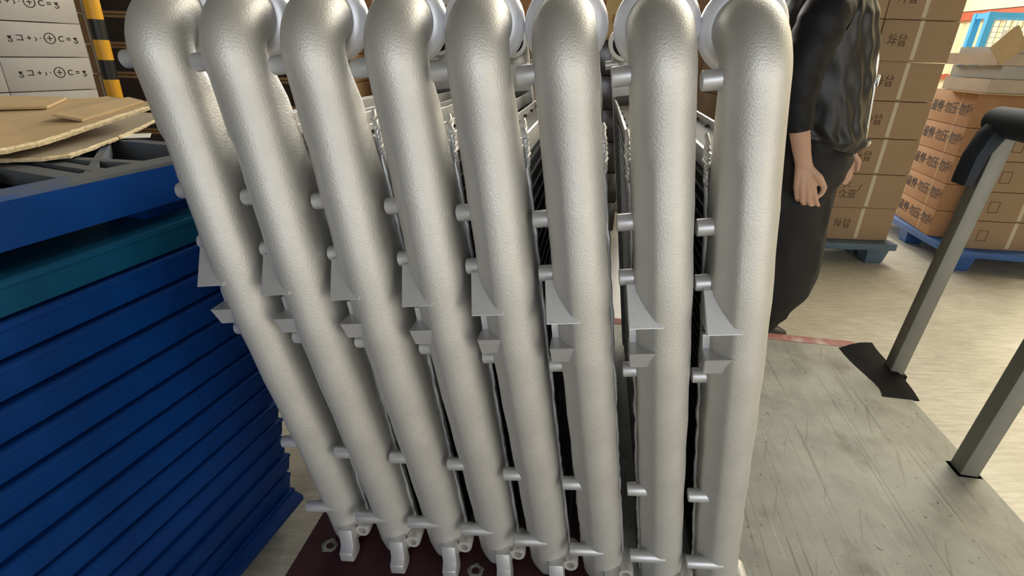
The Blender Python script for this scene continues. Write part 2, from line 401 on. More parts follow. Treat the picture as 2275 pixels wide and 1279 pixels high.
RAILS = [MB().box((sx*.031-.0022,yh(.8)+.006,.79),(sx*.031+.0022,YF,.817)).mesh('top_rail', ALU2, bevel=.0008, smooth=0) for sx in (-1,1)]
BOTP = MB().box((-.034,YH+.006,.012),(.034,YF,.018)).mesh('bottom_plate', CPLATE, smooth=0)
def far_tank():
    mb = MB(); rings = []
    for z, w, d in ((.012,.03,.06),(.03,.039,.075),(.5,.039,.08),(.80,.039,.088),(.87,.039,.085),(.895,.034,.075)):
        rings.append([Vector((x*w, YF+y*d, z)) for x, y in ((-1,0),(1,0),(1,.5),(.8,.85),(.35,1),(-.35,1),(-.8,.85),(-1,.5))])
    mb.loft(rings)
    # outlet elbow coming back towards the near end
    rings = []; n = 28; r = .037; zc = .955; yb = YF+.05
    rings.append([Vector((r*math.cos(2*PI*q/n), yb+r*math.sin(2*PI*q/n), .86)) for q in range(n)])
    for k in range(0, 9):
        a = PI/2*k/8; c = Vector((0, yb-.045+.045*math.cos(a), zc-.045+.045*math.sin(a))); N = Vector((0, math.cos(a), math.sin(a)))
        rings.append([c + Vector((r*math.cos(2*PI*q/n),0,0)) + N*r*math.sin(2*PI*q/n) for q in range(n)])
    for y, r2 in ((yb-.06,.037),(yb-.062,.044),(yb-.072,.0455),(yb-.078,.044),(yb-.079,.034),(yb-.05,.033),(yb+.02,.031)):
        rings.append([Vector((r2*math.cos(2*PI*q/n), y, zc+r2*math.sin(2*PI*q/n))) for q in range(n)])
    mb.loft(rings)
    return mb.mesh('far_tank', ALU, smooth=40)
FART = far_tank()
BORE_SHADE = MB().tube([(0,YF+.05-.045,.955),(0,YF+.05-.043,.955)], .0325, 24).mesh('bore_shade', RUBBER, smooth=0)  # black disc added inside the far outlet, standing for the shade of its bore
FSTUB = MB().tube([(-.055,YF+.03,zl(-.03)),(-.02,YF+.03,zl(-.03))], .011, 20).mesh('mounting_stub', ALU2, smooth=40)
lam = math.atan(.1517)
Xc = RX*math.cos(lam) + Vector((0,0,1))*math.sin(lam); Zc = Vector((0,0,1))*math.cos(lam) - RX*math.sin(lam)
xs = [-.513,-.4102,-.3101,-.2074,-.1092,-.0091,.0975,.1963]
dys = [.003,-.0048,.0015,.0039,-.0019,-.0045,-.001,.0036]
lab = ['leftmost grey cast metal cooler of the leaning row, nearest the blue pallets',
       'second grey metal cooler from the left in the leaning row',
       'third grey metal cooler from the left in the leaning row',
       'fourth grey metal cooler from the left in the leaning row',
       'fifth grey metal cooler from the left, fourth from the right end',
       'grey metal cooler third from the right end of the row',
       'grey metal cooler next to the rightmost one in the row',
       'rightmost grey metal cooler of the row, beside the scratched grey sheet']
for i in range(8):
    x, h = xs[i], -.925
    P = Vector((x - .1605*h, .66 - .137*x + dys[i] - .0535*h, 1.2 + h)) + Xc*.058
    P.z = DZ + .0015 + (.003 if i >= 6 else 0)
    m = Matrix.Identity(4)
    for q in range(3): m[q][0] = Xc[q]; m[q][1] = RY[q]; m[q][2] = Zc[q]
    m.translation = P
    t = thing('intercooler', lab[i], 'intercooler', group='grey cast metal coolers leaning in a row on the trolley')
    t.matrix_world = m
    link('tank', TANK, t); link('outlet_ring', RING, t)
    for sm in STUBS: link('mounting_stub', sm, t)
    link('upper_bracket', BR1, t); link('lower_bracket', BR2, t); link('bracket_tab', TAB, t)
    link('foot_hook', FOOT, t); link('header_plate', FLANGE, t); link('bolt_lobe', LOBE, t)
    o = link('weld_bead', BEAD, t)
    o = link('core', COREM, t, label='dark finned core'); link('top_plate', TOPP, t); link('top_rail', RAILS[0], t); link('top_rail', RAILS[1], t); link('bottom_plate', BOTP, t)
    link('far_tank', FART, t); link('bore_shade', BORE_SHADE, t); link('mounting_stub', FSTUB, t)

# ------------------------------------------------------------------ blue pallets (left)
YAWP = R(14)
PO = Vector((-.580,1.10,0))
PM = Matrix.Identity(4)      # local x: away from the coolers (left), local y: along the face towards the camera
pu = Vector((-math.cos(YAWP), math.sin(YAWP), 0)); pv = Vector((-math.sin(YAWP), -math.cos(YAWP), 0))
for q in range(3): PM[q][0] = pu[q]; PM[q][1] = pv[q]
def nested(name_mat, h, w=1.0, l=1.2):
    mb = MB()
    pr = [(0,0),(.0,.004),(.004,h-.010),(.002,h-.006),(.006,h)]
    # skirt walls with a slight draft and a lip, then the deck
    rings = []
    for d, z in ((.010,0),(.004,.003),(.002,h*.35),(0,h-.012),(-.002,h-.010),(-.002,h-.002),(.002,h)):
        rings.append([Vector((a, b, z)) for a, b in ((d,d),(w-d,d),(w-d,l-d),(d,l-d))])
    mb.loft(rings)
    return mb
PITCH = .0575
ords = ['second','third','fourth','fifth','sixth','seventh','eighth','ninth','tenth','eleventh','twelfth','thirteenth','fourteenth','fifteenth']
NP = 15
P_MESH = nested(BLUE, PITCH-.004).mesh('blue_pallet', BLUE, smooth=0)
P_TEAL = nested(TEAL, PITCH-.004).mesh('teal_pallet', TEAL, smooth=0)
for k in range(NP):
    zt = .893 - k*PITCH
    o = link('plastic_pallet', P_TEAL if k == 0 else P_MESH)
    mm = PM.copy(); mm.translation = PO + pu*random.uniform(-.002,.003) + pv*random.uniform(-.006,.006); mm.translation.z = zt-PITCH+.004
    o.matrix_world = mm
    if k == 0: l = 'teal-tinted blue pallet directly under the top one of the stack'
    elif k == NP-1: l = 'lowest blue plastic pallet of the tall stack, on the floor'
    else: l = ords[k] + ' blue plastic pallet from the top of the tall stack'
    tag(o, l, 'pallet', 'blue pallets in the tall stack')
    if k == NP-1:
        for a in (.10,.5,.9):
            for b in (.10,.6,1.1): MB().box((a-.06,b-.06,-(zt-PITCH+.004)),(a+.06,b+.06,.004)).obj('pallet_foot', BLUE, o, smooth=0)
        MB().prism([(-.012,.0),(-.028,.02),(-.028,.035),(-.004,.045),(.02,.045),(.02,0)], 1, .0, .9).obj('pallet_lip', BLUE, o, smooth=0)
# top pallet: rim, rib lattice, sunken floor, feet
tp = MB(); zr0, zr1 = .932-.90, 1.0-.90; w, l = 1.0, 1.2
_rk = [0]
def rib(a, b, wd, z0=zr1-.026, z1=zr1):
    _rk[0] += 1; z1 = zr1 - .0003*_rk[0]; z0 = zr1 - .026 - .0003*_rk[0]
    a = Vector((a[0],a[1],0)); b = Vector((b[0],b[1],0)); d = (b-a).normalized(); s_ = Vector((-d.y,d.x,0))*wd/2
    tp.prism([tuple((p)[:2]) for p in (a-s_, b-s_, b+s_, a+s_)], 2, z0, z1)
RW = .045
for lo, hi in (((0,0),(RW,l)),((w-RW,0),(w,l)),((RW,0),(w-RW,.03)),((RW,l-RW),(w-RW,l))):
    tp.box((lo[0],lo[1],zr0),(hi[0],hi[1],zr1))
# ribs along and across, with long diagonals
for u_ in (.30,.52,.75): rib((u_,.02),(u_,l-.02),.035)
for k, v_ in enumerate((.315,.66,1.0)): rib((.02,v_-.01),(w-.02,v_-.12),.034)
for v_ in (0.0,.345,.69):
    rib((.04,v_+.25),(.98,v_+.13),.022); rib((.03,v_+.17),(.30,v_+.21),.022); rib((.30,v_+.02),(.02,v_+.30),.012); rib((.52,v_+.02),(.30,v_+.30),.02); rib((.75,v_+.02),(.52,v_+.30),.02)
    rib((.16,v_+.36),(.31,v_+.26),.03)
rib((.12,.36),(.14,.62),.02); rib((.10,.42),(.30,.36),.02)
tpo = tp.obj('plastic_pallet', BLUETOP, smooth=0)
mm = PM.copy(); mm.translation = PO + Vector((.002,0,0)); mm.translation.z = .90; tpo.matrix_world = mm
tag(tpo, 'topmost blue pallet with dusty lattice deck under the flattened cardboard', 'pallet', 'blue pallets in the tall stack')
sub = MB().box((.02,.02,zr0),(w-.02,l-.02,zr0+.012))
sub.obj('pallet_floor', BLUE, tpo, smooth=0)
side = MB().box((-.0015,0,zr0-.002),(-.0002,l,zr1-.006)); side.obj('rim_face', BLUE, tpo, smooth=0, label='blue side of the rim')
for a in (.11,.5,.89):
    for b in (.12,.6,1.08): MB().box((a-.05,b-.06,-.007),(a+.05,b+.06,zr0)).obj('pallet_foot', BLUE, tpo, smooth=0)

# flattened cardboard on top of it
def sheet(name, outline, z_of, th_, mface, label, folds=()):
    mb = MB(); n = len(outline)
    topv = [Vector((x, y, z_of(x, y)+th_)) for x, y in outline]; botv = [Vector((x, y, z_of(x, y))) for x, y in outline]
    c = Vector((sum(p.x for p in topv)/n, sum(p.y for p in topv)/n, 0)); c.z = z_of(c.x, c.y)
    mb.add([c+Vector((0,0,th_)), c] + topv + botv, [(0, 2+i, 2+(i+1) % n) for i in range(n)] + [(1, 2+n+(i+1) % n, 2+n+i) for i in range(n)])
    o = mb.obj(name, mface, smooth=0)
    eb = MB(); 
    # ragged corrugated edge all round
    for i in range(n):
        a = (topv[i]+botv[i])/2; b = (topv[(i+1) % n]+botv[(i+1) % n])/2; L = (b-a).length; k = max(2, int(L/.012))
        pts = [a.lerp(b, t/k) + Vector((random.uniform(-.001,.001), random.uniform(-.001,.001), random.uniform(-.0006,.0006))) for t in range(k+1)]
        eb.tube(pts, [th_*.62+random.uniform(-.0006,.0006) for _ in pts], 5)
    eb.obj('corrugated_edge', FLUTE, o, smooth=0)
    tag(o, label, 'cardboard', 'flattened cardboard on the pallet stack')
    return o
low = [(-.90,.80),(-.857,.872),(-.80,.893),(-.781,.927),(-.797,.996),(-.836,1.131),(-.885,1.28),(-.933,1.412),(-1.003,1.519),(-1.5,1.55),(-1.55,.9),(-1.2,.6)]
sheet('cardboard_sheet', low, lambda x, y: 1.0025 + .004*(1+math.sin(x*9)), .006, CARD_G, 'greyish flattened cardboard sheet, lower one lying on the blue pallet')
up = [(-.90,.74),(-.822,.80),(-.808,.90),(-.813,.98),(-.818,1.05),(-.823,1.11),(-.829,1.19),(-.834,1.249),(-.873,1.309),(-1.005,1.37),(-1.058,1.303),(-1.13,1.21),(-1.45,1.2),(-1.5,.7),(-1.0,.55)]
zu = lambda x, y: 1.028 + .022*max(0, min(1, (y-.85)/.5)) + .006*math.sin(y*6)
us = sheet('cardboard_sheet', up, zu, .008, CARD_S, 'tan flattened carton with a torn front edge, upper one on the pallet')
fl = MB()
def flap(pts, dz=0.0):
    p = [Vector((x, y, zu(x, y)+.009+d)) for x, y, d in pts]
    fl.add(p + [q+Vector((0,0,.005)) for q in p], [(0,3,2,1),(4,5,6,7),(0,1,5,4),(1,2,6,5),(2,3,7,6),(3,0,4,7)])
flap([(-.845,1.06,0),(-.868,1.285,.0),(-.905,1.29,.006),(-.90,1.06,.008)])
flap([(-1.00,1.17,0),(-1.05,1.29,.0),(-1.42,1.17,.014),(-1.36,.95,.012)])
fl.obj('carton_flap', CARD_S, us, smooth=0)
pt = MB().box((-.045,-.03,0),(.045,.03,.0015)).obj('paper_tag', PAPER, smooth=0); pt.location = (-.850,1.175,1.0022); pt.rotation_euler = (0,0,R(30))
tag(pt, 'small white paper tag under the cardboard on the top pallet', 'tag')

# ------------------------------------------------------------------ printed text
_tc = {}
def text_mesh(s, size, m):
    key = (s, size, m.name)
    if key in _tc: return _tc[key]
    c = bpy.data.curves.new('printed_text', 'FONT'); c.body = s; c.size = size; c.align_x = 'CENTER'; c.align_y = 'CENTER'; c.extrude = .0004; c.offset = size*.012
    o = bpy.data.objects.new('tmp', c); COL.objects.link(o)
    me = bpy.data.meshes.new_from_object(o.evaluated_get(bpy.context.evaluated_depsgraph_get()))
    bpy.data.objects.remove(o); me.materials.clear(); me.materials.append(m); me.name = 'printed_text'
    _tc[key] = me; return me
FACE = Matrix(((1,0,0,0),(0,0,-1,0),(0,1,0,0),(0,0,0,1)))      # text in the xz plane facing -y
def put_text(parent, s, size, m, x, y, z, rot=0, sx=1.0):
    o = link('printed_text', text_mesh(s, size, m), parent, kind='stuff')
    o.matrix_local = Matrix.Translation((x, y, z)) @ FACE @ Matrix.Rotation(rot, 4, 'Z') @ Matrix.Diagonal((sx,1,1,1))
    return o

# ------------------------------------------------------------------ cartons
_cm = {}
def carton(loc, size, yaw, m, label, group, tape=None, texts=(), name='carton', seam=True):
    """origin: centre of the front bottom edge; front faces local -y"""
    sx, sy, sz = size
    key = (size, m.name)
    if key not in _cm: _cm[key] = MB().box((-sx/2,0,.001),(sx/2,sy,sz-.0015)).mesh('carton', m, bevel=.004, smooth=30)
    o = link(name, _cm[key]); o.location = loc; o.rotation_euler = (0,0,yaw); tag(o, label, 'box', group)
    if tape is not None:
        k2 = ('tape', size, tape)
        if k2 not in _cm: _cm[k2] = MB().box((tape-.012,-.0008,.012),(tape+.012,.0004,sz-.006)).box((tape-.012,0,sz-.003),(tape+.012,sy,sz-.0008)).mesh('tape', TAPE, smooth=0)
        link('tape', _cm[k2], o)
    for (s, sz_, im, tx, tz, rot, scx) in texts: put_text(o, s, sz_, im, tx, -.0006, tz, rot, scx)
    return o
def pallet_small(loc, yaw, sx, sy, label, m, h=.145):
    t = thing('plastic_pallet', label, 'pallet', loc, yaw, 'blue pallets under the carton stacks')
    MB().box((0,0,h-.045),(sx,sy,h)).obj('deck', m, t, bevel=.006)
    for a in (.0,.5,1):
        for b in (0,.5,1):
            cx = .03+a*(sx-.06-.14); cy = .02+b*(sy-.04-.12)
            f = [[Vector((cx+d, cy+d, z)),Vector((cx+.14-d, cy+d, z)),Vector((cx+.14-d, cy+.12-d, z)),Vector((cx+d, cy+.12-d, z))] for z, d in ((0,.02),(.012,.014),(h-.045,0))]
            MB().loft(f).obj('pallet_foot', m, t, smooth=0)
    return t
ORD = ['lowest','second','third','fourth','fifth','sixth','seventh','eighth','ninth','tenth','topmost']
rown = ['lowest','second','third','fourth','fifth','sixth','seventh']
# stack behind the person: three columns, seven rows
pallet_small((1.10,3.28,0), 0, 1.38, .5, 'grey-blue plastic pallet under the tall carton stack behind the person', BLUEG)
STK = 'brown cartons stacked behind the person'
coln = ['left column beside the rightmost cooler','middle column right behind the person','right column with tape and lettering in view']
for r in range(7):
    for c in range(3):
        x = (1.39,1.812,2.236)[c]; tx = []
        if c == 2:
            if r == 1: tx = [('仌',.05,INKB,-.155,.15,0,1),('众亚',.06,INKB,-.140,.085,0,1),('/',.06,INKB,-.07,.13,0,1)]
            else: tx = [('垶曾',.068,INKB,-.111,.105,0,.82)]
        carton((x, 3.35+random.uniform(-.006,.006), .146+r*.215), (.42,.40,.2145), 0, CARD_D,
               f'brown carton, {coln[c]}, {rown[r]} row', STK, 0.0, tx)
# further stack left of it
for r in range(7):
    carton((1.36, 3.95, .01+r*.235), (.44,.4,.2345), R(2), CARD_D, f'brown carton seen between the two rightmost coolers, {rown[r]} row from the floor', 'brown cartons behind the right coolers', 0.0)
# stack with lettering on its long side, on a blue pallet, right
pallet_small((2.775,3.215,0), R(-8), 1.25, 1.25, 'blue plastic pallet under the lettered carton stack, right', BLUE2)
yA = R(13)
for r in range(5):
    hh = .178 if r < 4 else .205
    z = .146 + r*.178
    # face direction: along (sin13, cos13); its outer side looks left
    p = Vector((2.818,3.505,0)) + Vector((math.sin(yA), math.cos(yA), 0))*.35
    o = carton((p.x, p.y, z), (.70,.34,hh), R(-90)-yA+R(0), CARD_O, f'orange-brown carton lettered on its long side, {rown[r]} row of the right pallet', 'lettered cartons on the right pallet', None,
               [('最慢·勿压·勿摔',.078,INK,.085,.095,0,1.06)])
    for tx in (-.17,.19): MB().box((tx-.003,-.0008,.004),(tx+.003,.0002,hh-.004)).obj('strap', TAPE, o, smooth=0)
for r in range(4):
    o = carton((3.115, 3.24-.0, .146+r*.184), (.45,.15,.1835), R(-4), CARD_D, f'plain brown carton with a printed square, {rown[r]} row on the right pallet front', 'plain cartons at the front of the right pallet', .02)
    sq = MB()
    for a, b in (((-.185,.055),(-.125,.059)),((-.185,.121),(-.125,.125)),((-.185,.055),(-.181,.125)),((-.129,.055),(-.125,.125))): sq.box((a[0],-.0008,a[1]),(b[0],.0002,b[1]))
    sq.obj('printed_square', INKB, o, smooth=0, kind='stuff')
# loose trays and flattened pieces on top
def tray(loc, yaw, sx, sy, h, m, label, tilt=0):
    t = thing('open_tray', label, 'tray', loc, 0, 'trays piled on the lettered cartons'); t.rotation_euler = (0, tilt, yaw)
    MB().box((0,0,0),(sx,sy,.006)).obj('tray_base', m, t, smooth=0)
    for lo, hi in (((0,0),(sx,.006)),((0,sy-.006),(sx,sy)),((0,.006),(.006,sy-.006)),((sx-.006,.006),(sx,sy-.006))):
        MB().box((lo[0],lo[1],.006),(hi[0],hi[1],h)).obj('tray_wall', m, t, smooth=0)
    return t
ztop = .146+4*.178+.206
ft = MB().box((0,0,0),(.8,.5,.006)).obj('cardboard_sheet', CARD_S, smooth=0); ft.location = (2.72,3.36,ztop); ft.rotation_euler = (0,0,R(-10))
tag(ft, 'flat cardboard sheet lying on the lettered carton stack', 'cardboard')
tray((2.74,3.36,ztop+.008), R(-8), .75, .45, .075, TRAY, 'lowest open cardboard tray piled on the lettered cartons')
tray((2.78,3.36,ztop+.085), R(-6), .75, .45, .07, TRAYM, 'grey metal tray second from below on the lettered cartons')
t3 = tray((2.74,3.36,ztop+.157), R(-4), .8, .45, .065, TRAY, 'third open tray from below on the lettered cartons')
tray((2.80,3.36,ztop+.224), R(-5), .75, .45, .035, TRAYM, 'thin metal tray on top of the pile right')
MB().prism([(.02,.0),(.13,.10),(.04,.21),(.02,.2),(-.07,.09)], 1, -.004, .0).obj('corner_flap', CARD_S, t3, smooth=0, label='folded-up square corner flap')

# blue mesh cages far right
def cage(loc, yaw, w, h, label):
    t = thing('mesh_cage', label, 'cage', loc, yaw, 'blue wire mesh cages by the far wall')
    for x in (0, w):
        for y in (0, .24): MB().box((x-.03,y-.03,0),(x+.03,y+.03,h)).obj('cage_post', CAGEB, t, smooth=0)
    for z in (.12, h-.03):
        for y in (0,.24): MB().box((.03,y-.025,z-.025),(w-.03,y+.025,z+.025)).obj('cage_rail', CAGEB, t, smooth=0)
        for x in (0,w): MB().box((x-.025,.03,z-.025),(x+.025,.21,z+.025)).obj('cage_rail', CAGEB, t, smooth=0)
    mb = MB()
    for k in range(1, int(w/.05)): mb.box((k*.05-.003,-.006,.14),(k*.05+.003,.0,h-.05))
    for k in range(1, int((h-.2)/.05)): mb.box((.03,-.009,.14+k*.05-.003),(w-.03,-.006,.14+k*.05+.003))
    o = mb.obj('wire_mesh', WIRE, t, smooth=0); o['kind'] = 'stuff'
    return t
cg = cage((4.66,6.0,0), R(-12), .55, 1.72, 'blue wire cage left of the other cage, by the cream wall')
pn = MB().box((.14,-.016,1.38),(.32,-.011,1.56)).obj('paper_sign', PAPER, cg, smooth=0)
cage((5.36,5.80,0), R(-12), .9, 1.78, 'larger blue wire cage at the right edge, by the cream wall')
# low pile of pale sheets in front of the wall
for k, (z, h, m, l) in enumerate(((.0,.55,CARD_D,'brown crate at the foot of the cream wall'),(.552,.10,PAPER,'pale flat pack on the brown crate by the wall'),(.655,.12,TRAYM,'grey flat pack second in the pile by the wall'),(.778,.10,BLACK,'dark flat pack third in the pile by the wall'),(.881,.06,YELLOW,'yellow board on top of the pile by the wall'))):
    o = MB().box((0,0,z),(1.1,.8,z+h)).obj('flat_pack', m, bevel=.006); o.location = (4.75,7.0,0); tag(o, l, 'package', 'flat packs piled by the cream wall')

# ------------------------------------------------------------------ left background
# white cartons with upside-down print
yw = R(25); d_ = Vector((math.sin(yw), math.cos(yw), 0)); cW = Vector((-2.133,2.829,0))
hw = .147; z0w = .954-6*hw
pw = pallet_small(tuple(cW - d_*.725), R(90)-yw, .725, .42, 'blue pallet under the white cartons, mostly hidden', BLUE2, h=.07)
for r in range(10):
    L = .36 if r < 8 else .44
    for c in range(2):
        if r >= 8 and c == 1: continue
        p = cW - d_*(L/2 + c*(L+.002))
        tx = [('ʒ コ + › · ⊕ C = ʒ',.034,INK,.012,.078,0,1.0)] if c == 0 else []
        pos = 'right' if c == 0 else 'left'
        carton((p.x, p.y, z0w+r*hw), (L,.42,hw-.001), R(90)-yw, WHITEBOX, f'white carton in the {pos} column of the white stack, {ORD[r]} from the floor', 'white cartons stacked left', None, tx, name='white_carton')
# dark wrapped cartons behind the post
for r in range(9):
    for c in range(3):
        x = -2.39 + c*.545
        o = carton((x, 3.52+random.uniform(-.005,.005), .145+r*.168), (.53,.4,.167), 0, CARD, f'film-wrapped carton behind the striped post, {["left","middle","right"][c]} column, {ORD[r]} from the floor', 'film-wrapped cartons behind the striped post')
        MB().box((-.20,-.003,.018),(.20,.0005,.150)).obj('dark_panel', FILM, o, smooth=0, label='glossy dark panel')
        if c < 2: [MB().box((q,-.004,.006),(q+.009,-.001,.16)).obj('film_strap', WRAP, o, smooth=0) for q in (-.225,.215)]
pallet_small((-2.66,3.51,0), 0, 1.64, .42, 'blue pallet under the film-wrapped cartons, mostly hidden', BLUE2, h=.143)
# striped post
sp = thing('striped_post', 'yellow and black striped guard post in front of the film-wrapped cartons', 'post', (-1.884,2.60,0))
zz = [1.266 + .0825*k for k in range(-15, 8)]; zz[0] = 0
for k in range(len(zz)-1):
    MB().tube([(0,0,zz[k]),(0,0,zz[k+1])], .031, 24, cap=(k == len(zz)-2)).obj('post_band', YELLOW if k % 2 else BLACK, sp)
MB().box((-.07,-.07,0),(.07,.07,.008)).obj('base_plate', YELLOW, sp, bevel=.002)

# ------------------------------------------------------------------ background seen between the coolers
for r in range(8):
    carton((-1.07, 3.98, .0+r*.20), (.5,.4,.199), 0, CARD_O, f'orange-brown carton behind the third cooler, {ORD[r]} from the floor', 'cartons behind the middle coolers', None)
for r in range(11):
    carton((-.63, 3.80, r*.145), (.34,.4,.144), 0, WHITEBOX, f'white carton behind the fifth cooler, {ORD[r]} from the floor', 'white cartons behind the middle coolers', None, name='white_carton')
post = thing('steel_post', 'slim pale steel post behind the gap left of the sixth cooler', 'post', (.13,3.75,0))
MB().box((-.022,-.022,0),(.022,.022,2.3)).obj('post_shaft', ALU2, post, bevel=.003); MB().box((-.07,-.07,0),(.07,.07,.01)).obj('base_plate', STEEL, post)
for r in range(8):
    for c in range(2):
        carton((.12+c*.56, 4.35, r*.2), (.54,.4,.199), 0, CARD_D if r < 6 else CARD_O, f'brown carton behind the sixth cooler, {"left" if c == 0 else "right"} column, {ORD[r]} from the floor', 'brown cartons behind the sixth cooler', .0)
for r in range(6):
    carton((.62, 3.82, r*.215), (.24,.34,.214), 0, FILM, f'dark film-wrapped carton behind the gap right of the sixth cooler, {ORD[r]} from the floor', 'dark cartons behind the sixth cooler', None)
cr_ = thing('wooden_crate', 'pale slatted wooden crate on the dark cartons behind the sixth cooler', 'crate', (.54,3.85,6*.215))
for k in range(4): MB().box((0,0,.02+.13*k),(.15,.012,.10+.13*k)).obj('slat', WOOD, cr_, smooth=0)
for k in range(2): MB().box((.01+.095*k,.012,0),(.045+.095*k,.04,.52)).obj('crate_post', WOOD, cr_, smooth=0)

# ------------------------------------------------------------------ person
def ell(cx, cy, z, rx, ry, n=40, ang=0, fold=0, ph=0, fr=5):
    out = []
    for k in range(n):
        a = 2*PI*k/n; f = 1 + fold*math.sin(fr*a+ph) + fold*.6*math.sin((fr*2+1)*a-ph*1.7)
        x = rx*math.cos(a)*f; y = ry*math.sin(a)*f
        out.append(Vector((cx + x*math.cos(ang)-y*math.sin(ang), cy + x*math.sin(ang)+y*math.cos(ang), z)))
    return out
YN, YC, YFa = 2.08, 2.28, 2.47        # near arm, body centre, far arm
pel = (1.20,YC,.90,.12); che = (1.16,YC,1.25,.13); nek = (1.15,YC,1.46,.05)
def P(x, y, z, r): return (x, y, z, r)
YN = 2.10
def capsule(mb, a, b, ra, rb, n=14):
    a = Vector(a); b = Vector(b); d = (b-a).normalized()
    x = (Vector((0,1,0)) - d*d.y); x = x.normalized() if x.length > .1 else Vector((1,0,0)); y = d.cross(x)
    if not isinstance(ra, tuple): ra = (ra, ra)
    if not isinstance(rb, tuple): rb = (rb, rb)
    rings = []
    for k in range(5):
        t = -PI/2 + PI/2*(k+.3)/5; f = math.cos(t)
        rings.append([a + d*min(ra)*math.sin(t) + x*math.cos(2*PI*q/n)*ra[0]*f + y*math.sin(2*PI*q/n)*ra[1]*f for q in range(n)])
    for k in range(5):
        t = PI/2*k/5*.98; f = math.cos(t)
        rings.append([b + d*min(rb)*math.sin(t) + x*math.cos(2*PI*q/n)*rb[0]*f + y*math.sin(2*PI*q/n)*rb[1]*f for q in range(n)])
    mb.loft(rings)
bd = MB()
def chain(*pts):
    for p, q in zip(pts, pts[1:]): capsule(bd, p[:3], q[:3], p[3], q[3])
# trunk, neck, head
chain((1.20,YC,.88,(.15,.12)), (1.18,YC,1.08,(.13,.105)), (1.16,YC,1.28,(.14,.09)), (1.15,YC,1.37,(.12,.06)))
chain((1.15,YC,1.38,.06), (1.165,YC,1.52,.05)); chain((1.175,YC,1.60,(.072,.088)), (1.175,YC,1.67,(.076,.092)))
chain((1.235,YC,1.565,.04), (1.245,YC,1.63,.045))
# arms (upper arm, forearm)
for ysh, pts in ((2.175, ((1.04,YN,1.30,.046),(1.025,YN,1.13,.040),(1.060,YN,.985,(.036,.040)),(1.095,YN,.89,(.027,.034)),(1.116,YN,.838,(.021,.032)))),
                 (2.43, ((1.12,2.46,1.28,.046),(1.24,2.46,1.12,.040),(1.40,2.455,.98,.036),(1.47,2.45,.90,(.026,.030)),(1.50,2.45,.85,(.02,.031))))):
    chain((1.115,ysh,1.36,.045), *pts)
# near hand: its back faces the camera, thumb to the front, fingers curled
W_ = (1.118,YN,.836)
hand = [((1.174,YN,.757,.0125),(1.192,YN-.002,.714,.0103),(1.208,YN+.008,.690,.0092),(1.224,YN+.014,.674,.0076)),
        ((1.154,YN-.005,.747,.0128),(1.171,YN,.699,.0106),(1.188,YN+.014,.679,.0094),(1.204,YN+.024,.671,.0078)),
        ((1.134,YN-.001,.741,.0122),(1.151,YN+.008,.693,.0102),(1.166,YN+.024,.678,.009),(1.181,YN+.034,.674,.0076)),
        ((1.116,YN+.009,.742,.0108),(1.131,YN+.018,.703,.009),(1.144,YN+.032,.689,.0082),(1.156,YN+.042,.687,.007))]
for k, f in enumerate(hand):
    off = (.022,.008,-.006,-.018)[k]
    capsule(bd, (W_[0]+off, W_[1]+.002, W_[2]-.004), f[0][:3], (.016,.015), (f[0][3]*1.05, f[0][3]*1.15)); chain(*f)
chain((1.142,YN-.002,.824,.015), (1.184,YN-.010,.788,.0158), (1.214,YN-.008,.753,.0122), (1.217,YN-.002,.735,.0108), (1.213,YN+.002,.717,.0088))
capsule(bd, (1.15,YN,.80), (1.172,YN,.765), .014, .013)
# far hand
for k in range(4):
    x = 1.522-.014*k; z = .77+.004*k
    capsule(bd, (1.505-.006*k,2.45,.84), (x,2.45,z), .014, .0115); chain((x,2.45,z,.0105),(x+.006,2.452,z-.045,.0092),(x+.001,2.46,z-.075,.0078))
chain((1.50,2.445,.84,.014),(1.535,2.435,.80,.012),(1.540,2.435,.765,.009))
# legs
for cy, dx in ((2.23,0),(2.37,.015)):
    chain((1.20+dx,cy,.86,.095), (1.205+dx,cy,.50,.06), (1.165+dx,cy,.12,.04), (1.16+dx,cy,.07,.038))
me = bd.mesh('person', SKIN, smooth=0)
tmp = bpy.data.objects.new('tmp', me); COL.objects.link(tmp)
rm = tmp.modifiers.new('remesh', 'REMESH'); rm.mode = 'VOXEL'; rm.voxel_size = .0042; rm.use_smooth_shade = True
smo = tmp.modifiers.new('smooth', 'SMOOTH'); smo.factor = .5; smo.iterations = 4
me2 = bpy.data.meshes.new_from_object(tmp.evaluated_get(bpy.context.evaluated_depsgraph_get())); bpy.data.objects.remove(tmp)
me2.materials.clear(); me2.materials.append(SKIN); me2.name = 'person'
for p in me2.polygons: p.use_smooth = True
person = link('person', me2)
tag(person, 'person in a black satin jacket and wide black trousers standing behind the trolley, arm hanging', 'person')
# head details (outside the photo's frame)
hm = MB()
for k in range(13):
    a = k/12*PI; r = .098*math.sin(a)+.002; z = 1.655+.105*math.cos(a)
    pass
hair = []
for k in range(12):
    t = k/11; z = 1.56+.215*t; r = .105*math.sqrt(max(.02, 1-((z-1.645)/.14)**2))
    hair.append(ell(1.165-.01*(1-t), YC, z, r, r*.92, 28, 0, .01, k))
MB().loft(hair).obj('hair', HAIR, person)
for s_ in (-1, 1):
    MB().tube([(1.262,YC+s_*.032,1.645),(1.272,YC+s_*.032,1.645)], [.011,.004], 10).obj('eye', PAPER, person)
    MB().tube([(1.17,YC+s_*.088,1.62),(1.165,YC+s_*.098,1.64),(1.168,YC+s_*.092,1.66)], [.006,.010,.007], 8).obj('ear', SKIN, person)
MB().tube([(1.255,YC,1.65),(1.285,YC,1.61),(1.262,YC,1.60)], [.008,.014,.008], 8).obj('nose', SKIN, person)
MB().tube([(1.262,YC-.022,1.572),(1.270,YC,1.573),(1.262,YC+.022,1.572)], [.004,.007,.004], 8).obj('mouth', REDE, person)
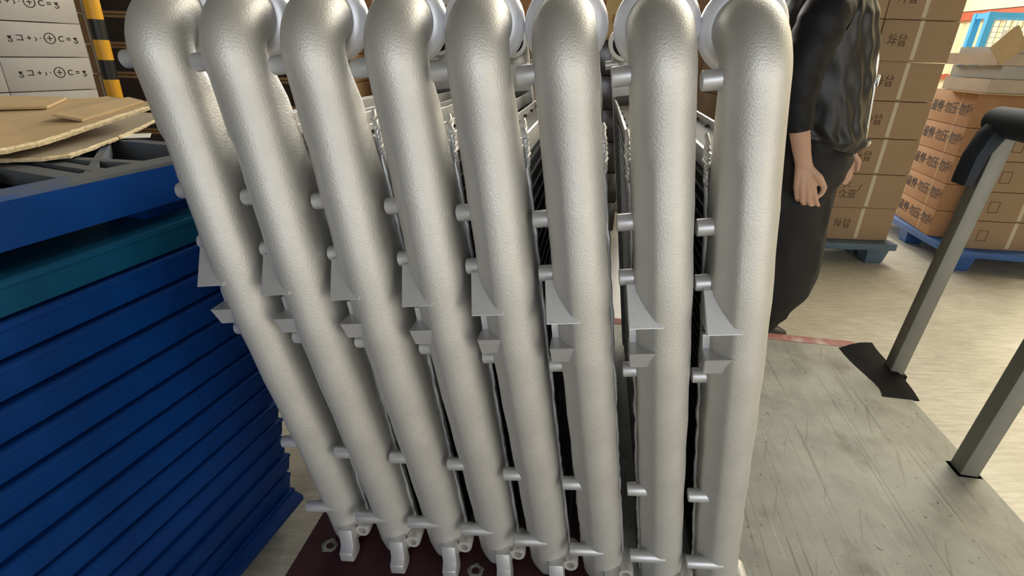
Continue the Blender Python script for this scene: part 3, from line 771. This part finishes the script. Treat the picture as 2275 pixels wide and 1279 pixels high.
# jacket: torso shell and two sleeves
def cloth_rings(spec, n, amp, fr, ang=0, seed=0):
    out = []
    for k, (cx, cy, z, rx_, ry_) in enumerate(spec):
        ring = []
        for q in range(n):
            a = 2*PI*q/n; x = math.cos(a); y_ = math.sin(a)
            f = 1 + amp*noise.noise(Vector((x*fr, y_*fr, z*7+seed))) + amp*.5*noise.noise(Vector((x*fr*2.6, y_*fr*2.6, z*14+seed)))
            ring.append(Vector((cx+rx_*x*f, cy+ry_*y_*f, z)))
        out.append(ring)
    return out
def interp(keys, n):
    out = []; ks = sorted(keys, key=lambda q: q[2])
    for i in range(n):
        z = ks[0][2] + (ks[-1][2]-ks[0][2])*i/(n-1)
        for j in range(len(ks)-1):
            if ks[j][2] <= z <= ks[j+1][2] + 1e-9:
                t = (z-ks[j][2])/(ks[j+1][2]-ks[j][2]); t = t*t*(3-2*t)
                out.append(tuple(ks[j][m_]*(1-t)+ks[j+1][m_]*t if m_ != 2 else z for m_ in range(5))); break
    return out
jk = interp([(1.225,YC,.895,.15,.165),(1.232,YC,.925,.172,.18),(1.215,YC,1.02,.172,.175),(1.19,YC,1.12,.180,.18),(1.165,YC,1.25,.185,.185),(1.15,YC,1.36,.170,.19),(1.143,YC,1.43,.150,.17),(1.15,YC,1.48,.085,.10),(1.15,YC,1.50,.07,.075)], 90)
jr = []
for k, ring in enumerate(cloth_rings(jk, 110, .05, 2.2, seed=1)):
    cx, cy, z = jk[k][:3]; out = []
    for q, p in enumerate(ring):
        a = 2*PI*q/110; w_ = max(0, math.cos(a+.5))**1.5            # long folds only on the front panel
        f = 1 + w_*(.030*math.sin(a*17 + z*9 + 2*math.sin(z*11)) + .022*noise.noise(Vector((a*7, z*10, 3)))*2)
        f += .03*max(0, 1-abs(z-.94)/.06)*math.sin(a*13+z*60)
        drop = -.030*max(0, math.cos(a))*max(0, 1-(z-.895)/.08) + .025*max(0, -math.cos(a))*max(0, 1-(z-.895)/.08)
        out.append(Vector((cx+(p.x-cx)*f, cy+(p.y-cy)*f, z+drop)))
    jr.append(out)
MB().loft(jr, cap=False).obj('jacket', CLOTH, person, smooth=80)
zipp = MB().tube([(1.402,YC-.06,.915),(1.388,YC-.065,1.0),(1.372,YC-.07,1.1),(1.352,YC-.07,1.22),(1.322,YC-.06,1.33),(1.27,YC-.05,1.40)], .005, 8); zipp.obj('zip', ZIP, person)
MB().box((1.368,YC-.085,1.125),(1.374,YC-.073,1.165)).obj('zip_pull', ZIP, person, bevel=.002)
MB().tube([(1.396,YC-.09,.925),(1.404,YC-.085,.915),(1.40,YC-.08,.905)], .008, 8).obj('cord_end', ZIP, person)
def sleeve(path, cuff):
    n = 36; rings = []; pts = [Vector(p[:3]) for p in path]
    N = 46
    for i in range(N):
        t = i/(N-1)*(len(path)-1); j = min(int(t), len(path)-2); f = t-j
        c = pts[j].lerp(pts[j+1], f); r = path[j][3]*(1-f)+path[j+1][3]*f
        d = (pts[j+1]-pts[j]).normalized(); xx = (Vector((1,0,0)) - d*d.x).normalized(); yy = d.cross(xx)
        ring = []
        for q in range(n):
            a = 2*PI*q/n; g_ = 1 + .10*noise.noise(Vector((math.cos(a)*1.6, math.sin(a)*1.6, i*.45))) + .035*max(0, math.cos(a))*math.sin(i*2.3+math.sin(a*2)*1.5)*max(0, min(1, (t-1.1)*1.5))
            ring.append(c + xx*math.cos(a)*r*g_ + yy*math.sin(a)*r*g_)
        rings.append(ring)
    # turn the cuff inwards
    rings.append([rings[-1][q].lerp(pts[-1], .18) for q in range(n)])
    return MB().loft(rings, cap=False)
sleeve([(1.14,2.19,1.43,.08),(1.065,2.12,1.345,.088),(1.026,YN,1.20,.074),(1.030,YN,1.08,.066),(1.058,YN,.965,.055)], 0).obj('sleeve', SLEEVE, person, smooth=80)
sleeve([(1.12,2.37,1.42,.07),(1.12,2.46,1.33,.078),(1.17,YFa,1.20,.070),(1.29,YFa,1.06,.062),(1.425,2.455,.955,.05)], 0).obj('sleeve', SLEEVE, person, smooth=80)
# trousers: seat and two legs, one mesh
tr = MB()
seat = interp([(1.205,YC,.70,.135,.15),(1.21,YC,.78,.165,.168),(1.215,YC,.84,.172,.172),(1.205,YC,.90,.15,.15),(1.19,YC,1.0,.13,.13)], 30)
tr.loft(cloth_rings(seat, 56, .07, 2.8, seed=5))
for cy, dx, sd in ((2.24,0,9),(2.38,.012,14)):
    lg = interp([(1.165+dx,cy,.050,.060,.070),(1.172+dx,cy,.085,.075,.080),(1.192+dx,cy,.14,.095,.090),(1.225+dx,cy,.25,.133,.10),(1.228+dx,cy,.42,.140,.105),(1.205+dx,cy,.62,.140,.105),(1.20+dx,cy,.76,.145,.09),(1.20+dx,cy,.82,.12,.07)], 60)
    tr.loft(cloth_rings(lg, 48, .08, 2.6, seed=sd), cap=False)
tr.obj('trousers', CLOTH2, person, smooth=80)
def shoe(cx, cy):
    secs = []
    for t, w_, h_ in ((0,.018,.045),(.03,.033,.06),(.10,.036,.072),(.15,.040,.062),(.21,.044,.042),(.25,.038,.032),(.275,.02,.018)):
        secs.append([Vector((cx-.09+t, cy+w_*a, .002+h_*b)) for a, b in ((-.9,0),(.9,0),(1.05,.12),(.95,.5),(.6,.9),(0,1),(-.6,.9),(-.95,.5),(-1.05,.12))])
    return MB().loft(secs).obj('shoe', SHOE, person, smooth=60)
shoe(1.135,2.27); shoe(1.15,2.39)
